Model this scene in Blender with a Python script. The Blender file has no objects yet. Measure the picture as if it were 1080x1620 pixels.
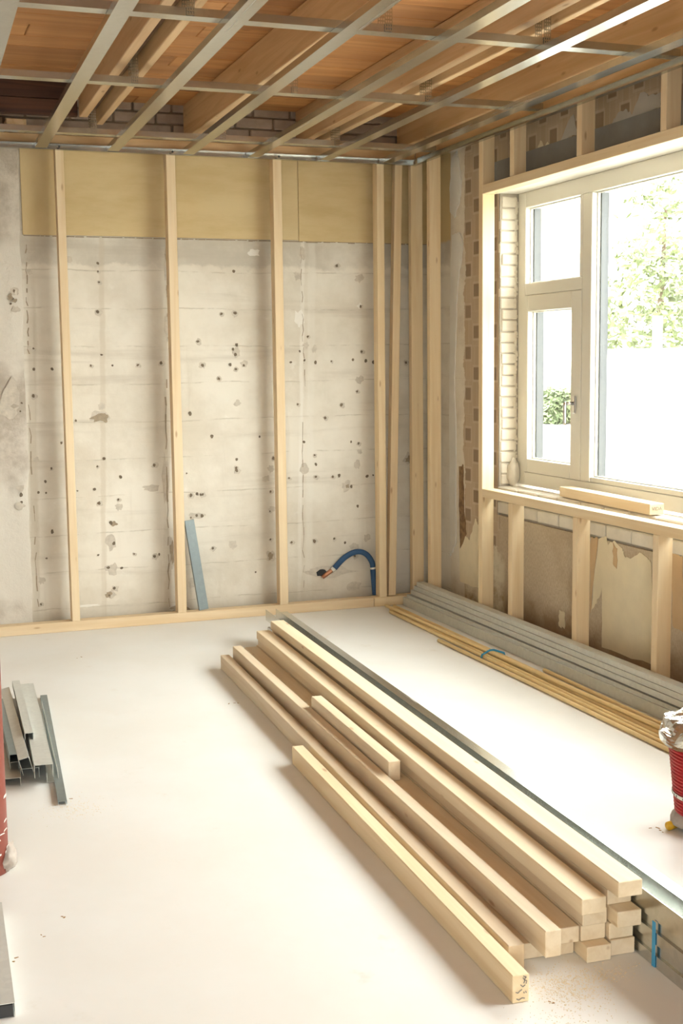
import bpy, bmesh, math, random
from mathutils import Vector, Matrix, noise
random.seed(7)
SC = bpy.context.scene
COL = SC.collection
# ------------------------------------------------------------------ camera
CP = Vector((-2.9605, -6.9021, 1.4461)); YAW, PITCH, ROLL, FPX = 0.3457, 0.1182, -0.0114, 2013.48
fw = Vector((math.sin(YAW)*math.cos(PITCH), math.cos(YAW)*math.cos(PITCH), -math.sin(PITCH)))
r0 = Vector((math.cos(YAW), -math.sin(YAW), 0)); u0 = r0.cross(fw)
rt = r0*math.cos(ROLL)+u0*math.sin(ROLL); up = -r0*math.sin(ROLL)+u0*math.cos(ROLL)
cam = bpy.data.cameras.new('camera'); co = bpy.data.objects.new('camera', cam); COL.objects.link(co)
co.matrix_world = Matrix(((rt.x, up.x, -fw.x, CP.x), (rt.y, up.y, -fw.y, CP.y), (rt.z, up.z, -fw.z, CP.z), (0, 0, 0, 1)))
cam.sensor_fit = 'AUTO'; cam.sensor_width = 36; cam.lens = FPX/1620*36; cam.clip_start = .05; cam.clip_end = 300
SC.camera = co
# ------------------------------------------------------------------ world, daylight, exposure
W = bpy.data.worlds.new('overcast_sky'); SC.world = W; W.use_nodes = True
W.node_tree.nodes['Background'].inputs[0].default_value = (.97, 1.0, .965, 1)
W.node_tree.nodes['Background'].inputs[1].default_value = 19.5
SC.view_settings.view_transform = 'Standard'; SC.view_settings.look = 'None'
SC.view_settings.gamma = 1; SC.view_settings.use_curve_mapping = False
SC.view_settings.exposure = 0.0
def portal(name, loc, direction, sx, sy):
    l = bpy.data.lights.new(name, 'AREA'); l.shape = 'RECTANGLE'; l.size = sx; l.size_y = sy
    l.cycles.is_portal = True
    o = bpy.data.objects.new(name, l); COL.objects.link(o); o.location = loc
    o.rotation_euler = Vector(direction).to_track_quat('-Z', 'Z').to_euler()
WY0, WY1, WZ0, WZ1 = -.765, -3.6, .775, 2.31      # window opening in the right wall
RX0, RX1, RY, RZ = -4.2, -3.0, -8.9, 2.3          # garden door opening behind the camera
SY0, SY1 = -4.3, -5.5                              # second window opening in the right wall
portal('window_daylight', (.37, (WY0+WY1)/2, (WZ0+WZ1)/2), (-1, 0, 0), abs(WY1-WY0), WZ1-WZ0)
portal('side_window_daylight', (.37, (SY0+SY1)/2, 1.54), (-1, 0, 0), abs(SY1-SY0), 1.52)
portal('garden_door_daylight', ((RX0+RX1)/2, RY-.1, RZ/2), (0, 1, 0), RX1-RX0, RZ)

# ------------------------------------------------------------------ materials
class NT:
    def __init__(s, name):
        s.m = bpy.data.materials.new(name); s.m.use_nodes = True; s.t = s.m.node_tree
        s.b = s.t.nodes['Principled BSDF']; s.out = s.t.nodes['Material Output']
    def n(s, ty, ins=None, **kw):
        x = s.t.nodes.new(ty)
        for k, v in kw.items(): setattr(x, k, v)
        for k, v in (ins or {}).items(): s.put(x.inputs[k], v)
        return x
    def put(s, sock, v):
        if isinstance(v, bpy.types.NodeSocket): s.t.links.new(v, sock)
        elif isinstance(v, (tuple, list)) and len(v) == 3 and sock.type == 'RGBA': sock.default_value = (*v, 1)
        else: sock.default_value = v
    def math(s, op, a, b=0.0, c=None):
        x = s.n('ShaderNodeMath', operation=op); s.put(x.inputs[0], a); s.put(x.inputs[1], b)
        if c is not None: s.put(x.inputs[2], c)
        return x.outputs[0]
    def ramp(s, v, a, b):      # smooth 0..1 between a and b
        x = s.n('ShaderNodeMapRange', {0: v, 1: a, 2: b}); x.interpolation_type = 'SMOOTHSTEP'; return x.outputs[0]
    def mix(s, f, a, b, mode='MIX'):
        x = s.n('ShaderNodeMix', data_type='RGBA', blend_type=mode)
        s.put(x.inputs[0], f); s.put(x.inputs[6], a); s.put(x.inputs[7], b); return x.outputs[2]
    def coords(s, scale=(1, 1, 1), rnd=0.0):
        tc = s.n('ShaderNodeTexCoord').outputs['Object']
        if rnd:
            oi = s.n('ShaderNodeObjectInfo').outputs['Random']
            v = s.n('ShaderNodeCombineXYZ', {0: s.math('MULTIPLY', oi, rnd), 1: s.math('MULTIPLY', oi, rnd*.37), 2: s.math('MULTIPLY', oi, rnd*.61)}).outputs[0]
            tc = s.n('ShaderNodeVectorMath', {0: tc, 1: v}, operation='ADD').outputs[0]
        return s.n('ShaderNodeMapping', {'Vector': tc, 'Scale': scale}).outputs[0]
    def noise(s, vec, scale, detail=4, rough=.6, dist=0.0):
        return s.n('ShaderNodeTexNoise', {'Vector': vec, 'Scale': scale, 'Detail': detail, 'Roughness': rough, 'Distortion': dist}).outputs['Fac']
    def fin(s, col, rough=.7, bump=None, strength=.2, dist=.01, metal=0.0, spec=None):
        s.put(s.b.inputs['Base Color'], col); s.put(s.b.inputs['Roughness'], rough); s.b.inputs['Metallic'].default_value = metal
        if spec is not None: s.b.inputs['Specular IOR Level'].default_value = spec
        if bump is not None:
            bn = s.n('ShaderNodeBump', {'Height': bump, 'Strength': strength, 'Distance': dist}); s.put(s.b.inputs['Normal'], bn.outputs[0])
        return s.m
def wood(name, light, dark, knot, knots=.10, grain=1.0, var=.14, rough=.62):
    g = NT(name)
    v = g.coords((1.2, 22, 22), 37)
    a = g.noise(v, 1.0*grain, 3, .55, .8)
    fine = g.noise(g.coords((3, 160, 160), 11), 1, 2)
    oi = g.n('ShaderNodeObjectInfo').outputs['Random']
    c = g.mix(g.ramp(a, .35, .7), light, dark)
    c = g.mix(g.math('MULTIPLY', fine, .35), c, tuple(x*.82 for x in dark))
    kv = g.coords((4.2, 13, 13), 53)
    vo = g.n('ShaderNodeTexVoronoi', {'Vector': kv, 'Scale': 1.0}); vo.feature = 'F1'
    k = g.ramp(vo.outputs['Distance'], knots*1.9, knots*.5)
    c = g.mix(g.math('MULTIPLY', k, .75), c, knot)
    hs = g.n('ShaderNodeHueSaturation', {'Color': c, 'Value': g.math('ADD', 1-var*.5, g.math('MULTIPLY', oi, var)), 'Hue': g.math('ADD', .497, g.math('MULTIPLY', oi, .006))})
    return g.fin(hs.outputs[0], rough, a, .08, .004)
def plain(name, c, rough=.6, metal=0.0, var=.1, nscale=8, bump=.05, spec=None):
    g = NT(name); a = g.noise(g.coords((1, 1, 1), 5), nscale, 4)
    return g.fin(g.mix(g.math('MULTIPLY', a, 1), tuple(x*(1-var) for x in c), tuple(min(1, x*(1+var)) for x in c)), rough, a, bump, .005, metal, spec)
M = {}
M['pine'] = wood('planed_pine', (.84, .675, .445), (.76, .57, .335), (.45, .26, .13), .062)
M['pine_pale'] = wood('pale_planed_pine', (.86, .72, .52), (.78, .62, .41), (.50, .31, .16), .06)
M['joist'] = wood('joist_pine', (.74, .52, .30), (.62, .40, .20), (.36, .19, .09), .07)
M['deck'] = wood('orange_deck_board', (.60, .30, .115), (.47, .215, .075), (.27, .10, .035), .06, .7, .55)
M['old_wood'] = wood('old_brown_timber', (.30, .18, .09), (.16, .09, .05), (.08, .04, .02), .1, 1.2, .3, .85)
M['dark_wood'] = wood('dark_stained_board', (.10, .04, .02), (.05, .02, .012), (.02, .01, .01), .1, 1.0, .3, .8)
def galv(name, c, rough, metal=.75):
    g = NT(name)
    vo = g.n('ShaderNodeTexVoronoi', {'Vector': g.coords((1, 1, 1), 3), 'Scale': 60.0})
    st = g.noise(g.coords((.8, 30, 30), 9), 1, 3)
    c1 = g.mix(vo.outputs['Color'], tuple(x*.93 for x in c), tuple(min(1, x*1.05) for x in c))
    c2 = g.mix(g.math('MULTIPLY', st, .3), c1, tuple(x*.7 for x in c))
    return g.fin(c2, g.math('ADD', rough-.05, g.math('MULTIPLY', st, .12)), None, metal=metal)
M['galv'] = galv('galvanised_steel', (.60, .61, .585), .24, 1.0)
M['galv_grey'] = galv('dull_galvanised_steel', (.68, .69, .645), .45, .25)
M['galv_blue'] = galv('bluish_galvanised_steel', (.30, .36, .375), .38, .7)
# floor: pale gypsum screed with dust and scuffs
g = NT('pale_screed'); v = g.coords()
a = g.noise(v, 1.1, 5, .6); b = g.noise(v, 7, 5, .65); s_ = g.noise(g.coords((2.2, .9, 1)), 2.6, 6, .7, 1.2)
c = g.mix(g.ramp(a, .35, .7), (.85, .845, .82), (.81, .79, .745))
c = g.mix(g.math('MULTIPLY', g.ramp(b, .62, .8), .35), c, (.66, .58, .46))
c = g.mix(g.math('MULTIPLY', g.ramp(s_, .66, .8), .3), c, (.62, .53, .40))
M['floor'] = g.fin(c, g.math('ADD', .38, g.math('MULTIPLY', a, .25)), b, .05, .004, spec=.4)
# old plaster on the back wall
def plaster_nodes(g, u, z):
    vec = g.n('ShaderNodeCombineXYZ', {0: u, 1: z, 2: 0.0}).outputs[0]
    big = g.noise(vec, 1.6, 6, .62); mid = g.noise(vec, 6, 6, .65); fine = g.noise(vec, 40, 3)
    hs = g.noise(g.n('ShaderNodeMapping', {'Vector': vec, 'Scale': (.7, 9, 1)}).outputs[0], 1.0, 5, .6, .3)
    vs = g.noise(g.n('ShaderNodeMapping', {'Vector': vec, 'Scale': (8, .6, 1)}).outputs[0], 1.0, 5, .6, .3)
    c = g.mix(g.ramp(big, .38, .66), (.76, .71, .62), (.63, .57, .475))
    c = g.mix(g.math('MULTIPLY', g.ramp(hs, .54, .70), .42), c, (.50, .44, .36))
    c = g.mix(g.math('MULTIPLY', g.ramp(vs, .60, .75), .4), c, (.52, .45, .36))
    c = g.mix(g.math('MULTIPLY', g.ramp(mid, .62, .75), .45), c, (.83, .80, .74))
    # boards of the old shuttering: faint level joints, warped a little
    zz = g.math('ADD', z, g.math('MULTIPLY', g.math('SUBTRACT', big, .5), .05))
    fr = g.math('FRACT', g.math('DIVIDE', zz, .205))
    ln = g.math('MULTIPLY', g.ramp(g.math('ABSOLUTE', g.math('SUBTRACT', fr, .5)), .022, .006), g.ramp(mid, .42, .6))
    c = g.mix(g.math('MULTIPLY', ln, .45), c, (.44, .38, .30))
    # stained band below the yellow boards, ragged lower edge
    zt = g.math('ADD', z, g.math('MULTIPLY', g.math('SUBTRACT', g.noise(vec, 4.5, 5, .7), .5), .16))
    band = g.ramp(zt, 1.965, 1.99)
    c = g.mix(g.math('MULTIPLY', band, g.math('MULTIPLY', g.ramp(big, .25, .6), .6)), c, (.44, .40, .335))
    uz = g.math('SUBTRACT', u, g.math('MULTIPLY', g.math('SUBTRACT', z, 1.7), .026))      # the seams lean a little
    uw = g.math('ADD', uz, g.math('MULTIPLY', g.math('SUBTRACT', mid, .5), .03))
    for cx_, hw, cc, st_ in ((-1.442, .026, (.47, .39, .29), .75), (-.655, .016, (.84, .81, .75), .6), (-.60, .030, (.80, .77, .70), .35), (-2.175, .030, (.50, .43, .33), .6), (-1.80, .02, (.55, .47, .36), .45)):
        sm = g.ramp(g.math('ABSOLUTE', g.math('SUBTRACT', uw, cx_)), hw, hw*.4)
        c = g.mix(g.math('MULTIPLY', g.math('MULTIPLY', sm, g.ramp(vs, .32, .62)), st_), c, cc)
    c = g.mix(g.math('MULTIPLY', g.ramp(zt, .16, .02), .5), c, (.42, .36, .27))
    bump = g.math('ADD', g.math('MULTIPLY', mid, .7), g.math('SUBTRACT', g.math('MULTIPLY', fine, .25), g.math('MULTIPLY', ln, .5)))
    return c, bump
g = NT('old_plaster'); sp = g.n('ShaderNodeSeparateXYZ', {0: g.coords()}).outputs
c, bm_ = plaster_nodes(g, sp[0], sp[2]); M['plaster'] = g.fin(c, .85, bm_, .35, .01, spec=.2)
g = NT('rough_grey_plaster'); v = g.coords(); a = g.noise(v, 5, 7, .7); b = g.noise(v, 1.6, 4)
c = g.mix(g.ramp(a, .35, .65), (.66, .60, .52), (.44, .38, .31)); c = g.mix(g.ramp(b, .45, .6), c, (.68, .63, .55))
M['rough_plaster'] = g.fin(c, .9, a, .6, .02, spec=.2)
g = NT('yellow_board'); v = g.coords((.6, 1, 2.5), 3); a = g.noise(v, 4, 5, .65); b = g.noise(g.coords((1, 1, 1), 2), 1.3, 3)
c = g.mix(g.ramp(a, .35, .7), (.64, .50, .275), (.57, .43, .22)); c = g.mix(g.math('MULTIPLY', g.ramp(b, .4, .7), .4), c, (.69, .57, .36))
M['yellow'] = g.fin(c, .75, a, .06, .004, spec=.25)
# right wall: yellow and plaster at the corner, white plaster strip, brown patterned wallpaper
g = NT('papered_wall'); sp = g.n('ShaderNodeSeparateXYZ', {0: g.coords()}).outputs; y, z = sp[1], sp[2]
vec = g.n('ShaderNodeCombineXYZ', {0: y, 1: z, 2: 0.0}).outputs[0]
rag = g.math('SUBTRACT', g.noise(vec, 5, 6, .7), .5); rag2 = g.math('SUBTRACT', g.noise(vec, 14, 4, .6), .5); big = g.noise(vec, 2.2, 4)
pl, pb = plaster_nodes(g, y, z)
u = g.math('DIVIDE', g.math('ADD', y, .02), .105); col_ = g.math('FLOOR', u); fu = g.math('ABSOLUTE', g.math('SUBTRACT', g.math('FRACT', u), .5))
par = g.math('MULTIPLY', g.math('FLOORED_MODULO', col_, 2.0), .5)
fv = g.math('ABSOLUTE', g.math('SUBTRACT', g.math('FRACT', g.math('ADD', g.math('DIVIDE', z, .228), par)), .5))
wb = g.n('ShaderNodeTexBrick', {'Vector': vec, 'Scale': 1.0, 'Color1': (.46, .34, .22), 'Color2': (.55, .43, .30), 'Mortar': (.56, .45, .32), 'Mortar Size': .008, 'Mortar Smooth': 1.0, 'Brick Width': .0525, 'Row Height': .19})
sq = g.math('MULTIPLY', g.ramp(fu, .37, .29), g.ramp(fv, .165, .135)); sqi = g.math('MULTIPLY', g.ramp(fu, .27, .15), g.ramp(fv, .12, .07))
ring = g.math('MULTIPLY', g.ramp(fu, .46, .43), g.ramp(fv, .215, .20))
paper = g.mix(.4, wb.outputs['Color'], (.52, .39, .26))
paper = g.mix(g.math('MULTIPLY', ring, .4), paper, (.66, .55, .42)); paper = g.mix(g.math('MULTIPLY', sq, .85), paper, (.27, .185, .115)); paper = g.mix(g.math('MULTIPLY', sqi, .8), paper, (.33, .24, .165))
paper = g.mix(g.math('MULTIPLY', g.ramp(big, .4, .7), .3), paper, (.40, .33, .25))
yel = g.math('MULTIPLY', g.ramp(g.math('ADD', z, g.math('MULTIPLY', rag2, .03)), 2.11, 2.13), g.ramp(y, -.165, -.15))
ye = g.math('ADD', y, g.math('ADD', g.math('MULTIPLY', rag, .14), g.math('MULTIPLY', rag2, .04)))
strip = g.ramp(ye, -.345, -.335)
c = g.mix(strip, paper, g.mix(g.ramp(rag, -.1, .2), (.76, .69, .57), (.64, .56, .45)))
c = g.mix(g.ramp(y, -.17, -.14), c, pl); c = g.mix(yel, c, (.60, .46, .245))
# burlap-like backing below the window
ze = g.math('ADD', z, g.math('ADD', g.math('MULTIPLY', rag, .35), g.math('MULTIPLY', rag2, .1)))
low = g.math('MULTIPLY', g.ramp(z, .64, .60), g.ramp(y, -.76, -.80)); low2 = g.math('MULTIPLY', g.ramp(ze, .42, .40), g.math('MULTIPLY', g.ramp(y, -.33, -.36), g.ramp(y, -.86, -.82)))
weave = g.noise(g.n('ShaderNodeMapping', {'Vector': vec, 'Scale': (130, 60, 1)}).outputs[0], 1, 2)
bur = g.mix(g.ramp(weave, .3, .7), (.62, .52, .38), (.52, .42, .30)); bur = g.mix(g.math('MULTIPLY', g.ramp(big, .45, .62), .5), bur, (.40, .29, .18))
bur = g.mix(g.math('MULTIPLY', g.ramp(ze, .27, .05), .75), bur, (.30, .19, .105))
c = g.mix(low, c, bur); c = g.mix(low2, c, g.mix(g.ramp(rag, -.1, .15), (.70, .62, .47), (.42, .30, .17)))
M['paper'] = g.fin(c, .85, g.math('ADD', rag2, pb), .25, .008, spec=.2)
M['white_brick'] = plain('white_painted_brick', (.70, .64, .54), .8, 0, .16, 14, .5)
M['wall_brick'] = plain('greyish_pink_brick', (.38, .30, .24), .9, 0, .40, 9, .8)
M['mortar'] = plain('dark_mortar', (.23, .18, .135), .95, 0, .3, 20, .5)
M['concrete'] = plain('grey_concrete_lintel', (.27, .26, .245), .9, 0, .2, 9, .4)
M['sill_mortar'] = plain('pale_mortar', (.45, .40, .33), .95, 0, .25, 20, .5)
M['frame'] = plain('cream_window_paint', (.74, .715, .635), .35, 0, .03, 3, .01)
M['frame_out'] = plain('grey_frame_paint', (.026, .029, .033), .5, 0, .05, 3, .01)
M['chrome'] = plain('brushed_chrome', (.62, .62, .62), .25, 1, .05, 10, .01)
M['black'] = plain('screw_black_and_shade', (.03, .03, .03), .6, 0, .1)  # screw black, also painted shade inside the pipe hole and channel end
M['crack'] = plain('brown_crack', (.34, .27, .19), .95, 0, .3, 60, .3)
M['hole'] = plain('dark_hole', (.17, .13, .09), .95, 0, .4, 60, .3)
M['patch'] = plain('grey_filler', (.56, .50, .415), .95, 0, .3, 40, .4)
M['patch_pale'] = plain('pale_filler', (.79, .755, .69), .9, 0, .08, 40, .3)
M['cream_paper'] = plain('cream_backing_paper', (.80, .70, .50), .85, 0, .12, 9, .2)
M['grey_paper'] = plain('grey_backing_paper', (.50, .46, .40), .9, 0, .15, 9, .2)
M['tan_paper'] = plain('tan_torn_paper', (.62, .43, .24), .85, 0, .15, 9, .2)
M['white_plaster'] = plain('white_plaster', (.76, .73, .66), .9, 0, .12, 7, .4)
M['bare_plaster'] = plain('bare_brown_plaster', (.42, .37, .30), .9, 0, .2, 4, .3)
M['blue_pipe'] = plain('blue_foam_sleeve', (.028, .085, .19), .65, 0, .15, 30, .1)
M['copper'] = plain('copper_pipe', (.62, .30, .18), .4, .8, .2, 30, .1)
M['foil'] = plain('silver_foil', (.72, .73, .74), .22, 1, .08, 9, .3)
M['red_paint'] = plain('red_lead_paint', (.21, .045, .026), .5, 0, .22, 12, .15)
M['red_hose'] = plain('red_plastic', (.52, .045, .05), .4, 0, .1, 20, .03)
M['white_label'] = plain('white_label', (.78, .75, .68), .6, 0, .05)
M['yellow_cap'] = plain('yellow_plastic', (.80, .46, .02), .4, 0, .05)
M['cane'] = plain('yellow_rod', (.84, .63, .31), .5, 0, .18, 12, .05)
M['cane_tip'] = plain('brown_rod_end', (.36, .20, .07), .8)
M['blue_tie'] = plain('blue_strap', (.05, .33, .58), .5, 0, .05)
M['ink'] = plain('ink', (.24, .21, .19), .8, 0, .05)
M['rubble'] = plain('mortar_lump', (.46, .40, .345), .95, 0, .3, 30, .6)
M['sawdust'] = plain('sawdust', (.84, .72, .52), .95, 0, .15, 60, .5)
M['ceil_back'] = plain('roof_deck_top', (.35, .2, .1), .9)
M['render_white'] = plain('white_render', (.82, .81, .78), .8, 0, .04)
M['ground'] = plain('paved_ground', (.42, .41, .38), .9, 0, .1)
M['leaf'] = plain('pale_green_leaf', (.13, .155, .062), .6, 0, .35, 3)
M['leaf2'] = plain('hedge_leaf', (.135, .17, .085), .6, 0, .35, 3)
M['bark'] = plain('bark', (.14, .10, .07), .9, 0, .3, 20)
g = NT('window_glass')
tr = g.n('ShaderNodeBsdfTransparent', {0: (.96, .97, .96)}); gl = g.n('ShaderNodeBsdfGlossy', {'Roughness': .02}); lw = g.n('ShaderNodeLayerWeight', {'Blend': .5}); fr_ = g.math('MULTIPLY_ADD', g.math('POWER', lw.outputs['Facing'], 5.0), .9, .03)
mx = g.n('ShaderNodeMixShader', {0: fr_, 1: tr.outputs[0], 2: gl.outputs[0]}); g.t.links.new(mx.outputs[0], g.out.inputs[0]); M['glass'] = g.m

# ------------------------------------------------------------------ helpers
POS = {}
def empty(name, loc=(0, 0, 0)):
    o = bpy.data.objects.new(name, None); COL.objects.link(o); o.location = loc; o.empty_display_size = .1; POS[o] = Vector(loc); return o
def tag(o, label=None, cat=None, group=None, kind=None):
    if label: o['label'] = label
    if cat: o['category'] = cat
    if group: o['group'] = group
    if kind: o['kind'] = kind
    return o
def put(name, mesh, mat, mw=None, parent=None):
    o = bpy.data.objects.new(name, mesh); COL.objects.link(o)
    if mat and not mesh.materials: mesh.materials.append(M[mat])
    mw = mw or Matrix.Identity(4)
    if parent is not None:
        o.parent = parent; pm = Matrix.Identity(4); q = parent
        chain = []
        while q is not None: chain.append(q); q = q.parent
        for q in reversed(chain): pm = pm @ q.matrix_basis
        mw = pm.inverted() @ mw
    o.matrix_basis = mw
    return o
def from_bm(bm, smooth=False):
    me = bpy.data.meshes.new('m'); bmesh.ops.recalc_face_normals(bm, faces=bm.faces); bm.to_mesh(me); bm.free()
    if smooth:
        for p_ in me.polygons: p_.use_smooth = True
    return me
def box_bm(bm, lo, hi):
    vs = [bm.verts.new((x, y_, z_)) for x in (lo[0], hi[0]) for y_ in (lo[1], hi[1]) for z_ in (lo[2], hi[2])]
    for f in ((0, 1, 3, 2), (4, 6, 7, 5), (0, 4, 5, 1), (2, 3, 7, 6), (0, 2, 6, 4), (1, 5, 7, 3)): bm.faces.new([vs[i] for i in f])
    return vs
CACHE = {}
def bevel_box(L, w, h, bev, mat, seg=1):
    key = (round(L, 3), round(w, 4), round(h, 4), bev, mat, seg)
    if key not in CACHE:
        bm = bmesh.new(); box_bm(bm, (-L/2, -w/2, -h/2), (L/2, w/2, h/2))
        if bev: bmesh.ops.bevel(bm, geom=list(bm.edges), offset=bev, segments=seg, affect='EDGES', profile=.6)
        me = from_bm(bm); me.materials.append(M[mat]); CACHE[key] = me
    return CACHE[key]
def frame_mat(p0, p1, upv):
    p0, p1 = Vector(p0), Vector(p1); x = (p1-p0).normalized(); z_ = Vector(upv); z_ = (z_-x*z_.dot(x)).normalized(); y_ = z_.cross(x); c_ = (p0+p1)/2
    return Matrix(((x.x, y_.x, z_.x, c_.x), (x.y, y_.y, z_.y, c_.y), (x.z, y_.z, z_.z, c_.z), (0, 0, 0, 1)))
def beam(name, p0, p1, w, h, mat, parent=None, upv=(0, 0, 1), bev=.0025):
    """timber of width w and height h with its centre line from p0 to p1"""
    return put(name, bevel_box((Vector(p1)-Vector(p0)).length, w, h, bev, mat), mat, frame_mat(p0, p1, upv), parent)
def block(name, lo, hi, mat, parent=None, bev=0.0):
    lo, hi = Vector(lo), Vector(hi); d = hi-lo; ax = max(range(3), key=lambda i: d[i])
    c_ = (lo+hi)/2; v = Vector((0, 0, 0)); v[ax] = d[ax]/2
    upv = (0, 0, 1) if ax != 2 else (0, 1, 0)
    if ax == 0: w, h = d.y, d.z
    elif ax == 1: w, h = d.x, d.z
    else: w, h = d.x, d.y
    return put(name, bevel_box(d[ax], w, h, bev, mat), mat, frame_mat(c_-v, c_+v, upv), parent)
def mesh_boxes(name, boxes, mat, parent=None, kind=None):
    bm = bmesh.new()
    for lo, hi in boxes: box_bm(bm, lo, hi)
    o = put(name, from_bm(bm), mat, None, parent)
    if kind: o['kind'] = kind
    return o
def section(name, p0, p1, pts, t, mat, parent=None, upv=(0, 0, 1)):
    """sheet profile: open polyline pts (local y,z) of thickness t swept from p0 to p1"""
    L = (Vector(p1)-Vector(p0)).length
    key = (tuple(pts), round(L, 3), mat, t)
    if key not in CACHE:
        P = [Vector(q).to_2d() if len(q) > 2 else Vector(q) for q in pts]; n = len(P); off = []
        for i in range(n):
            d1 = (P[i]-P[i-1]).normalized() if i else (P[1]-P[0]).normalized()
            d2 = (P[i+1]-P[i]).normalized() if i < n-1 else d1
            n1, n2 = Vector((-d1.y, d1.x)), Vector((-d2.y, d2.x)); m_ = (n1+n2)
            m_ = m_/max(.3, m_.length_squared)*2; off.append(P[i]+m_*t)
        ring = P+off[::-1]; bm = bmesh.new()
        A = [bm.verts.new((-L/2, q.x, q.y)) for q in ring]; B = [bm.verts.new((L/2, q.x, q.y)) for q in ring]; k = len(ring)
        for i in range(k): bm.faces.new((A[i], A[(i+1) % k], B[(i+1) % k], B[i]))
        for i in range(n-1):
            bm.faces.new((A[i], A[i+1], A[k-2-i], A[k-1-i])); bm.faces.new((B[i], B[i+1], B[k-2-i], B[k-1-i]))
        me = from_bm(bm); me.materials.append(M[mat]); CACHE[key] = me
    return put(name, CACHE[key], mat, frame_mat(p0, p1, upv), parent)
def u_up(w, h, lip=0.0):      # U open towards +z, web at z=0, centred in y
    a = [(-w/2, h), (-w/2, 0), (w/2, 0), (w/2, h)]
    if lip: a = [(-w/2+lip, h)]+a+[(w/2-lip, h)]
    return a
def u_down(w, h, lip=0.0): return [(y_, h-z_) for y_, z_ in u_up(w, h, lip)]
def tube(name, pts, r, mat, parent=None, sides=10, caps=True, rings=None):
    bm = bmesh.new(); pts = [Vector(q) for q in pts]; prev = None; n = len(pts); ref = Vector((.13, .97, .2))
    for i, q in enumerate(pts):
        d = (pts[min(i+1, n-1)]-pts[max(i-1, 0)]).normalized(); a_ = d.cross(ref)
        if a_.length < .1: a_ = d.cross(Vector((1, 0, 0)))
        a_.normalize(); b_ = d.cross(a_); rr = r[i] if isinstance(r, (list, tuple)) else r
        ring = [bm.verts.new(q+(a_*math.cos(k*2*math.pi/sides)+b_*math.sin(k*2*math.pi/sides))*rr) for k in range(sides)]
        if prev:
            for k in range(sides): bm.faces.new((prev[k], prev[(k+1) % sides], ring[(k+1) % sides], ring[k]))
        elif caps: bm.faces.new(ring[::-1])
        prev = ring
    if caps: bm.faces.new(prev)
    return put(name, from_bm(bm, True), mat, None, parent)
def spline(P, n=8):
    P = [Vector(q) for q in P]; out = []
    for i in range(len(P)-1):
        a_, b_, c_, d_ = P[max(i-1, 0)], P[i], P[i+1], P[min(i+2, len(P)-1)]
        for k in range(n):
            t = k/n; out.append(.5*((2*b_)+(c_-a_)*t+(2*a_-5*b_+4*c_-d_)*t*t+(3*b_-a_-3*c_+d_)*t**3))
    return out+[P[-1]]
def slab_poly(bm, pts, nrm, t):
    """flat polygon pts (3D) raised by t along nrm"""
    nrm = Vector(nrm); A = [bm.verts.new(Vector(q)) for q in pts]; B = [bm.verts.new(Vector(q)+nrm*t) for q in pts]; k = len(A)
    bm.faces.new(B); bm.faces.new(A[::-1])
    for i in range(k): bm.faces.new((A[i], A[(i+1) % k], B[(i+1) % k], B[i]))
def blob(bm, cx, cz, rx, rz, plane, pos, nrm, t, n=11, rough=.3):
    pts = []
    ph = random.random()*6
    for k in range(n):
        a_ = k*2*math.pi/n; rr = 1+rough*(random.random()-.5)*2
        u_, w_ = cx+rx*rr*math.cos(a_+ph), cz+rz*rr*math.sin(a_+ph)
        pts.append((u_, pos, w_) if plane == 'y' else (pos, u_, w_))
    slab_poly(bm, pts, nrm, t)
PX = 540; PY = 810
def px_on(x, y_, ax, v):      # where the line of sight of a measured photo point meets a known plane of the room
    d = fw+rt*((x-PX)/FPX)-up*((y_-PY)/FPX); t = (v-CP[ax])/d[ax]; return CP+d*t

YW, XW, ZD = .13, .15, 2.84       # back wall face, right wall face, underside of roof deck
# ------------------------------------------------------------------ the shell
def struct(o): o['kind'] = 'structure'; return o
struct(block('floor', (-5.6, -9.2, -.12), (.15, .13, 0), 'floor'))
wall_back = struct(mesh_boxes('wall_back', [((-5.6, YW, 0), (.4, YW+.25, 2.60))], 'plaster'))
struct(block('wall_left', (-5.85, -9.2, -.12), (-5.6, YW+.25, 3.1), 'bare_plaster'))
wall_rear = struct(mesh_boxes('wall_rear', [((-5.6, -9.2, 0), (RX0, RY, 3.1)), ((RX1, -9.2, 0), (.15, RY, 3.1)), ((RX0, -9.2, RZ), (RX1, RY, 3.1))], 'bare_plaster'))
LZ = 2.31
wall_right = struct(mesh_boxes('wall_right', [
    ((XW, -.752, 0), (.42, YW, 3.1)), ((XW, WY1, 0), (.42, -.752, .61)), ((XW, WY1, 2.475), (.42, -.752, 3.1)),
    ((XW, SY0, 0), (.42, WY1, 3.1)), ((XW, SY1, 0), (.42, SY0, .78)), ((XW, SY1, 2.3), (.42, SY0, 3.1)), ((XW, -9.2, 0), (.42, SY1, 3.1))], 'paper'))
lint = block('lintel', (XW-.006, WY1, LZ), (.42, -.70, 2.475), 'concrete', wall_right)
block('soffit', (.07, WY1, 2.3088), (.42, -.752, LZ-.0002), 'white_plaster', wall_right)
core = block('sill_core', (XW+.012, WY1, .61), (.42, -.752, .752), 'sill_mortar', wall_right)
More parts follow.
